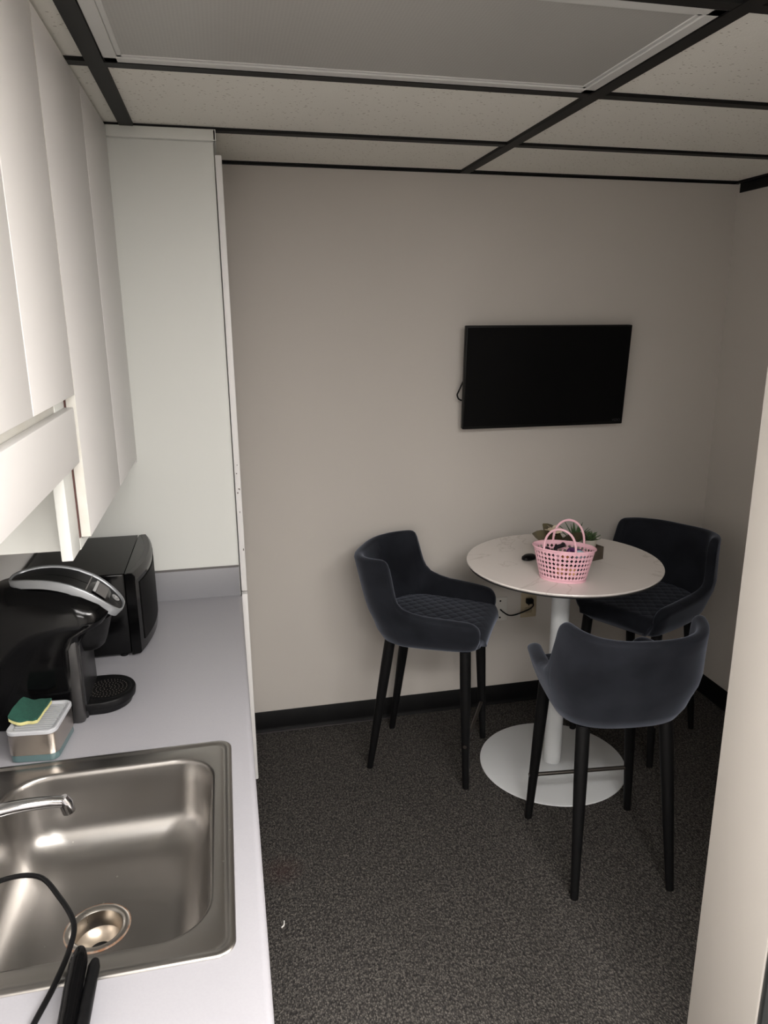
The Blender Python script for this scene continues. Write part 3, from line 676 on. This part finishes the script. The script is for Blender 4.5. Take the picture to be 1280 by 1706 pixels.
# ---------------------------------------------------------------- stools
T0 = 0.60
def lerpk(K, z):
    if z <= K[0][0]: return K[0][1]
    for (a, p), (b, q) in zip(K, K[1:]):
        if z <= b: return p + (q-p)*(z-a)/(b-a)
    return K[-1][1]
KA = ((0.580, 0.165), (0.586, 0.185), (0.600, 0.205), (0.635, 0.224), (0.68, 0.238), (0.72, 0.252), (0.76, 0.258), (0.80, 0.254), (0.88, 0.246), (0.96, 0.242))
KB = ((0.580, -0.130), (0.586, -0.155), (0.600, -0.180), (0.635, -0.203), (0.68, -0.217), (0.72, -0.236), (0.80, -0.262), (0.88, -0.285), (0.96, -0.306))
KF = ((0.580, 0.205), (0.586, 0.222), (0.600, 0.238), (0.635, 0.252), (0.68, 0.262), (0.72, 0.266))
def plan(tt, z, off=0.0):
    a = lerpk(KA, z); xb = lerpk(KB, z); xf = lerpk(KF, z)
    x0 = -0.02; b = x0 - xb
    s = abs(tt); sg = 1 if tt >= 0 else -1
    def raw(s):
        if s <= T0:
            ph = s/T0*PI/2; e = 2/2.7
            return (x0 - b*abs(math.cos(ph))**e, a*abs(math.sin(ph))**e)
        q = (s-T0)/(1-T0); return (x0+q*(xf-x0), a*(1-0.10*q*q))
    if off == 0: x, y = raw(s); return x, y*sg
    e = 0.004; x1_, y1_ = raw(max(0, s-e)); x2_, y2_ = raw(min(1, s+e))
    if s < e: y1_ = -y2_
    dx, dy = x2_-x1_, y2_-y1_; l = math.hypot(dx, dy); nx, ny = dy/l, -dx/l
    x, y = raw(s); return x+nx*off, (y+ny*off)*sg
KZ = ((0.0, 0.940), (0.25, 0.944), (0.40, 0.950), (0.47, 0.953), (0.49, 0.950), (0.503, 0.942), (0.512, 0.924), (0.520, 0.890), (0.528, 0.850), (0.536, 0.818), (0.550, 0.790), (0.575, 0.768), (0.61, 0.753), (0.68, 0.742), (0.80, 0.735), (0.90, 0.728), (1.0, 0.716))
def ztop(tt): return lerpk(KZ, abs(tt))
TS = [k*0.02 for k in range(0, 23)] + [0.46, 0.475, 0.485, 0.492, 0.498, 0.503, 0.508, 0.512, 0.516, 0.520, 0.524, 0.528, 0.532, 0.536, 0.543, 0.55, 0.562, 0.575, 0.59, 0.605, 0.62, 0.64, 0.66, 0.68] + [0.70+0.02*k for k in range(0, 12)] + [0.93, 0.945, 0.957, 0.967, 0.976, 0.984, 0.990, 0.995, 1.0]
TS = [-v for v in TS[:0:-1]] + TS
def quilt(x, y, sp=0.05):
    a = ((x+y)/sp) % 1.0; b = ((x-y)/sp) % 1.0
    return -0.0017*(math.exp(-(min(a, 1-a)/0.10)**2) + math.exp(-(min(b, 1-b)/0.10)**2)) + 0.0015
def make_stool(label):
    t = thing('bar_stool', label, 'stool')
    bm = nb(); P = []
    for tt in TS:
        s = abs(tt); zt = ztop(tt); th = 0.038+0.014*ss(.52, .75, s)
        e = max(0, (s-0.93)/0.07); rd = math.sqrt(max(0, 1-e*e)); shr = th/2*(1-rd)
        zt -= 0.055*(1-rd); row = []
        for (off, z) in ((0.03, 0.580), (0.0, 0.5805), (0.0, 0.586), (0.0, 0.600)):
            x, y = plan(tt, z, off+shr); row.append(Vector((x, y, z)))
        for k in range(1, 9):
            z = 0.600+(zt-0.018-0.600)*k/8; x, y = plan(tt, z, shr); row.append(Vector((x, y, z)))
        for k in range(1, 8):
            a = PI*k/8; z = zt-0.018+0.018*math.sin(a); off = th/2-(th/2)*math.cos(a)
            off = shr + (th-2*shr)*(1-math.cos(a))/2
            x, y = plan(tt, zt-0.018, off); row.append(Vector((x, y, z)))
        for k in range(0, 13):
            z = (zt-0.018)+(0.640-(zt-0.018))*k/12
            arc = tt*0.55
            q = quilt(arc, z, 0.075)*1.0 if (s < 0.5 and 0 < k < 11) else 0
            x, y = plan(tt, max(z, 0.60), th-shr+q); row.append(Vector((x, y, z)))
        x, y = plan(tt, 0.62, th+0.01); row.append(Vector((x, y, 0.615)))
        P.append(row)
    V = grid(bm, P, closed_v=True); bm.faces.new(V[0]); bm.faces.new(V[-1][::-1])
    finish('backrest_shell', bm, velvet_m, t, smooth=70)
    # seat cushion
    bm = nb(); nx_, ny_ = 84, 84; P = []
    xa, xb = -0.196, 0.272
    def hwid(x):
        # inner half width of the shell near seat height
        b = 0.178
        if x < -0.02: q = min(1, (-0.02-x)/b); w_ = 0.205*(max(0, 1-q**2.4))**(1/2.4)
        else: w_ = 0.205-0.012*((x+0.02)/0.27)**2
        if x > 0.225: w_ -= 0.035*((x-0.225)/0.047)**2
        return max(0.03, w_)
    for i in range(nx_+1):
        x = xa+(xb-xa)*i/nx_; hw = hwid(x); row = []
        for j in range(ny_+1):
            v = -1+2*j/ny_; y = v*hw
            z = 0.668 + 0.010*(1-v*v) - 0.004*ss(0, 0.27, x) + quilt(x, y, 0.056)*ss(0.27, 0.20, x)
            if x > 0.225: q = (x-0.225)/0.047; z -= 0.05*(1-math.sqrt(max(0, 1-q*q)))
            row.append(Vector((x, y, z)))
        P.append(row)
    A = grid(bm, P)
    Bm = [[Vector((min(p.x, 0.258), p.y, 0.600)) for p in r_] for r_ in P]
    border = [(i, 0) for i in range(nx_+1)] + [(nx_, j) for j in range(1, ny_+1)] + [(i, ny_) for i in range(nx_-1, -1, -1)] + [(0, j) for j in range(ny_-1, 0, -1)]
    low = [bm.verts.new((P[i][j].x*0.58 if P[i][j].x < 0 else min(P[i][j].x, 0.245), P[i][j].y*0.78, 0.600)) for i, j in border]
    lo2 = [bm.verts.new((P[i][j].x*0.50 if P[i][j].x < 0 else min(P[i][j].x, 0.225), P[i][j].y*0.68, 0.5815)) for i, j in border]
    n = len(border)
    for k in range(n):
        a, b = border[k], border[(k+1) % n]
        bm.faces.new((A[a[0]][a[1]], A[b[0]][b[1]], low[(k+1) % n], low[k])); bm.faces.new((low[k], low[(k+1) % n], lo2[(k+1) % n], lo2[k]))
    bm.faces.new(lo2[::-1])
    finish('seat', bm, velvet_m, t, smooth=70)
    for (fx, fy, tx, ty) in ((0.210, 0.198, 0.190, 0.165), (0.210, -0.198, 0.190, -0.165), (-0.212, 0.166, -0.125, 0.140), (-0.212, -0.166, -0.125, -0.140)):
        bm = nb(); pts = [Vector((tx, ty, 0.590)).lerp(Vector((fx, fy, 0.0)), k/6) for k in range(7)]
        tube(bm, pts, [0.0225, 0.0225, 0.0215, 0.0195, 0.0175, 0.0155, 0.0135], 16)
        for v in bm.verts:
            if v.co.z < 0.004: v.co.z = 0.0
        finish('leg', bm, leg_m, t)
    k = 0.19/0.606
    bm = nb(); xx = 0.210-0.020*k; yy = 0.198-0.033*k
    tube(bm, [(xx, -yy-0.018, 0.19), (xx, yy+0.018, 0.19)], 0.0075, 12); finish('footrest', bm, bar_m, t)
    return t
def copy_thing(src):
    r = src.copy(); C.objects.link(r)
    for ch in src.children:
        c = ch.copy(); C.objects.link(c); c.parent = r
        for g_ in ch.children:
            d_ = g_.copy(); C.objects.link(d_); d_.parent = c
    return r
st = make_stool('charcoal velvet bar stool left of the table with its quilted seat in full view')
STOOLS = [((1.012, -0.350, 0), -29, 'charcoal velvet bar stool left of the table with its quilted seat in full view'),
          ((1.452, -1.085, 0), 84, 'charcoal velvet bar stool nearest the viewer with its back turned to us'),
          ((1.998, -0.385, 0), -151, 'charcoal velvet bar stool in the far right corner, partly hidden by the tabletop')]
for i, (l_, a_, lab) in enumerate(STOOLS):
    o = st if i == 0 else copy_thing(st)
    o.location = l_; o.rotation_euler = (0, 0, math.radians(a_)); o['label'] = lab; o['group'] = 'velvet bar stools around the table'

# ---------------------------------------------------------------- things on the table
t = thing('basket', 'pink perforated plastic basket with two arched handles on the table', 'basket', (1.425, -0.728, ZT), math.radians(-36))
BH = 0.118
def bdim(f): return (0.086+0.028*f, 0.054+0.016*f)
def sidepanel():
    bm = nb(); NU, NV = 40, 6; z0, z1 = 0.013, 0.110
    def pt(u, f): a, b = bdim(f); return Vector((a*math.cos(2*PI*u/NU), b*math.sin(2*PI*u/NU), 0.006+BH*f))
    fs = [0.06 + 0.86*j/NV for j in range(NV+1)]
    lo_ = [bm.verts.new(pt(i, 0.0)) for i in range(NU)]; hi_ = [bm.verts.new(pt(i, 1.0)) for i in range(NU)]
    V = [[bm.verts.new(pt(i, f)) for i in range(NU)] for f in fs]
    for i in range(NU):
        k = (i+1) % NU
        bm.faces.new((lo_[i], lo_[k], V[0][k], V[0][i])); bm.faces.new((V[-1][i], V[-1][k], hi_[k], hi_[i]))
        for j in range(NV):
            c = [V[j][i], V[j][k], V[j+1][k], V[j+1][i]]
            if i == 20: bm.faces.new(c); continue
            fm = (fs[j]+fs[j+1])/2; r = 0.41; df = (fs[1]-fs[0])*r
            d = [bm.verts.new(p) for p in (pt(i+.5, fm-df), pt(i+.5+r, fm), pt(i+.5, fm+df), pt(i+.5-r, fm))]
            for q in range(4):
                bm.faces.new((c[q], c[(q+1) % 4], d[q])); bm.faces.new((c[q], d[q], d[(q-1) % 4]))
    return bm
bm = sidepanel()
o = finish('side_wall', bm, pink_m, t, smooth=60)
sm = o.modifiers.new('solid', 'SOLIDIFY'); sm.thickness = 0.0022
bm = nb(); lathe(bm, [(0, 0.0), (0.98, 0.0), (1.0, 0.004), (0.98, 0.008), (0, 0.006)], seg=64)
for v in bm.verts: v.co.x *= 0.087; v.co.y *= 0.055
finish('bottom', bm, pink_m, t)
a, b = bdim(1)
def ell(s, z, n=72): return [(a*s*math.cos(2*PI*k/n), b*s*math.sin(2*PI*k/n), z) for k in range(n+1)]
finish('rim', tube(nb(), ell(1.01, BH+0.006), 0.0032, 8, cap=False), pink_m, t)
for sg, sh in ((1, 0.004), (-1, -0.004)):
    pts = []
    for k in range(25):
        q = PI*k/24; x = 0.058*math.cos(q)+sh
        yb_ = sg*b*math.sqrt(max(0, 1-(x/a)**2))
        pts.append((x, yb_*1.02, BH+0.002+0.088*math.sin(q)**0.8))
    hb = nb(); tube(hb, pts, 0.0042, 10); finish('handle', hb, pink_m, t)
# contents of basket
def blob(name, label, cat, pos, dim, col, rz=0, rough=0.4, tilt=0.3, shape='egg'):
    bm = nb()
    if shape == 'egg':
        pr = [(0.0, -1)] + [(math.cos(a_)*(1-0.18*math.sin(a_)), math.sin(a_)) for a_ in [-PI/2+PI*k/14 for k in range(1, 14)]] + [(0, 1)]
        lathe(bm, pr, seg=20)
        for v in bm.verts: v.co = Vector((v.co.z*dim[0]/2, v.co.y*dim[1]/2, v.co.x*dim[2]/2))
    elif shape == 'tube':
        tube(bm, smoothpts([(-dim[0]/2, 0, 0), (-dim[0]/5, dim[1]/3, dim[2]/3), (dim[0]/5, -dim[1]/4, dim[2]/2), (dim[0]/2, 0, 0)], 5), dim[2]/3, 8)
    else:
        box(bm, (-dim[0]/2, -dim[1]/2, -dim[2]/2), (dim[0]/2, dim[1]/2, dim[2]/2), min(dim)*0.2)
    m = mat(name+'_paint', col, rough); o = finish(name, bm, m, smooth=60)
    o.location = pos; o.rotation_euler = (tilt*0.4, tilt, rz); tag(o, label, cat); return o
bx, by, bz = 1.425, -0.728, ZT
G = 'trinkets inside the pink basket'
def inb(u, v, z):   # basket local -> world
    c_, s_2 = math.cos(math.radians(-36)), math.sin(math.radians(-36)); return (bx+u*c_-v*s_2, by+u*s_2+v*c_, bz+z)
items = [('plastic_egg', 'pale blue plastic egg on top at the right of the pink basket', 'egg', inb(.062, -.005, .100), (.046, .034, .034), (.50, .70, .80), 'egg'),
 ('plastic_egg', 'orange plastic egg in the middle of the pink basket', 'egg', inb(.012, -.022, .094), (.040, .032, .032), (.85, .38, .14), 'egg'),
 ('toy_figure', 'purple toy lump beside the pale blue egg in the basket', 'toy', inb(.035, .010, .100), (.050, .028, .028), (.12, .04, .16), 'tube'),
 ('hair_clip', 'black tangled clip lying on top in the middle of the basket', 'clip', inb(-.018, .008, .112), (.065, .032, .022), (.012, .010, .014), 'tube'),
 ('hair_clip', 'dark plum clip at the left inside the basket', 'clip', inb(-.058, -.016, .098), (.050, .030, .026), (.04, .012, .03), 'tube'),
 ('plastic_egg', 'dark wine-red plastic egg low at the left of the basket', 'egg', inb(-.052, .002, .050), (.060, .060, .07), (.03, .005, .01), 'egg'),
 ('plastic_egg', 'peach plastic egg low at the front of the basket', 'egg', inb(.000, -.028, .040), (.040, .034, .042), (.85, .45, .22), 'egg'),
 ('plastic_egg', 'yellow-orange plastic egg low at the right of the basket', 'egg', inb(.040, -.028, .040), (.036, .030, .042), (.85, .50, .20), 'egg'),
 ('plastic_egg', 'black plastic egg at the back of the basket', 'egg', inb(.012, .026, .050), (.058, .038, .07), (.012, .008, .010), 'egg'),
 ('plastic_egg', 'dark violet plastic egg low at the far right of the basket', 'egg', inb(.062, .014, .045), (.046, .045, .065), (.03, .012, .045), 'egg')]
for i, (nm, lab, cat, pos, dim, col, shp) in enumerate(items):
    o = blob(nm, lab, cat, pos, dim, col, rz=(math.radians(-36) if dim[2] > 0.038 else i*1.3), shape=shp, tilt=(0.0 if dim[2] > 0.038 else 0.3)); o['group'] = G

# planter with succulents behind the basket
PA = math.radians(-6)
PCX, PCY = 1.560, -0.545
t = thing('planter_box', 'dark brown wooden planter box behind the pink basket', 'planter', (PCX, PCY, ZT), math.radians(18))
bm = nb(); hx, hy, hz, wt = 0.115, 0.045, 0.052, 0.006
box(bm, (-hx, -hy, 0), (hx, hy, 0.006), .001, 1); box(bm, (-hx, -hy, 0.006), (-hx+wt, hy, hz), .001, 1); box(bm, (hx-wt, -hy, 0.006), (hx, hy, hz), .001, 1)
box(bm, (-hx+wt, -hy, 0.006), (hx-wt, -hy+wt, hz), .001, 1); box(bm, (-hx+wt, hy-wt, 0.006), (hx-wt, hy, hz), .001, 1)
finish('box', bm, box_m, t)
finish('soil', B((-hx+wt, -hy+wt, 0.006), (hx-wt, hy-wt, 0.028)), soil_m, t)
c18, s18 = math.cos(math.radians(18)), math.sin(math.radians(18))
def inp(u, v, z): return (PCX+u*c18-v*s18, PCY+u*s18+v*c18, ZT+z)
def leaf(bm, base, ang, el, ln, wd, curl=0.3, thick=0.003, tw=0.0, oval=False):
    P = []; n = 8; d = Vector((math.cos(ang), math.sin(ang), 0)); sd = Vector((-math.sin(ang), math.cos(ang), 0)); p = Vector(base); e = el
    for i in range(n+1):
        f = i/n; wv = wd*(0.55+0.9*f*(1-f)*2)*(1-f**3)*0.75 + 0.0003
        up = Vector((-d.x*math.sin(e), -d.y*math.sin(e), math.cos(e)))
        if oval: wv = wd*math.sin(PI*(0.06+0.93*f))**0.75
        sq = sd*math.cos(tw)+up*math.sin(tw); up = up*math.cos(tw)-sd*math.sin(tw)
        P.append([p - sq*wv/2 + up*thick*0.3, p - up*thick*(1-f*.7), p + sq*wv/2 + up*thick*0.3, p + up*thick*0.05])
        p = p + (d*math.cos(e)+Vector((0, 0, math.sin(e))))*ln/n; e -= curl/n
    V = grid(bm, P, closed_v=True); bm.faces.new(V[0]); bm.faces.new(V[-1][::-1])
def potted(name, label, u, kind):
    t = thing(name, label, 'plant', inp(u, 0, 0.0285))
    bm = nb(); pr = [(0, 0), (0.026, 0), (0.029, 0.030), (0.033, 0.052), (0.0305, 0.052), (0.028, 0.044), (0, 0.044)]
    # square-ish pot
    lathe(bm, pr, seg=28); finish('pot', bm, pot_m, t)
    fb = nb()
    if kind == 'aloe':
        for k in range(18):
            leaf(fb, (0, 0, 0.045), k*2.4, random.uniform(0.75, 1.4) - 0.25*(k % 3), random.uniform(.075, .112), 0.018, random.uniform(-.1, .5))
        finish('leaves', fb, green_m, t)
    elif kind == 'rosette':
        for k in range(34):
            leaf(fb, (0, 0, 0.046), k*2.4, 1.25-0.036*k, 0.030+0.0008*k, 0.020, -0.4, 0.004)
        finish('leaves', fb, green2_m, t)
    else:
        for k, (an, el, ln, w_) in enumerate(((2.9, .80, .125, .060), (3.8, .85, .12, .056), (2.0, 1.05, .12, .055), (4.6, .95, .115, .054), (5.6, 1.0, .115, .05), (3.3, 1.3, .10, .050))):
            leaf(fb, (0, 0, 0.045), an, el*0.8, ln, w_, .5, 0.002, tw=(1.0 if k % 2 else -1.0), oval=True)
        finish('leaves', fb, olive_m, t)
        fl = nb()
        for k in range(9): leaf(fl, (-0.042, -0.022, 0.110), k*0.7, 0.45+0.35*(k % 2), 0.038, 0.026, 0.4, 0.0015, tw=0.5, oval=True)
        tube(fl, [(0, 0, 0.045), (-0.022, -0.006, 0.075), (-0.042, -0.022, 0.111)], 0.0018, 6)
        finish('flower', fl, cream_m, t)
    return t
potted('potted_plant', 'olive-leaved potted plant with a cream flower behind the basket, leftmost in the planter', -0.077, 'leafy')
potted('potted_aloe', 'spiky green aloe rising behind the basket in the middle of the planter', 0.0, 'aloe')
potted('potted_succulent', 'green rosette succulent in a cream pot at the right of the planter', 0.074, 'rosette')
bm = nb(); lathe(bm, [(0, 0), (0.024, 0), (0.030, 0.004), (0.029, 0.012), (0.020, 0.018), (0, 0.020)], seg=32, sx=1.2, sy=0.8)
o = finish('computer_mouse', bm, black_satin); o.location = (1.392, -0.485, ZT); o.rotation_euler = (0, 0, 0.5); tag(o, 'small black rounded object on the table left of the pink basket', 'mouse')

# scraps on the carpet
bm = tube(nb(), smoothpts([(-0.006, -0.014, 0.001), (0.002, -0.008, 0.003), (0.004, 0.010, 0.002)], 3), 0.0022, 6)
o = finish('paper_scrap', bm, crumb_m); o.location = (0.318, -1.170, 0.001); tag(o, 'tiny white scrap lying on the carpet near the counter', 'litter')
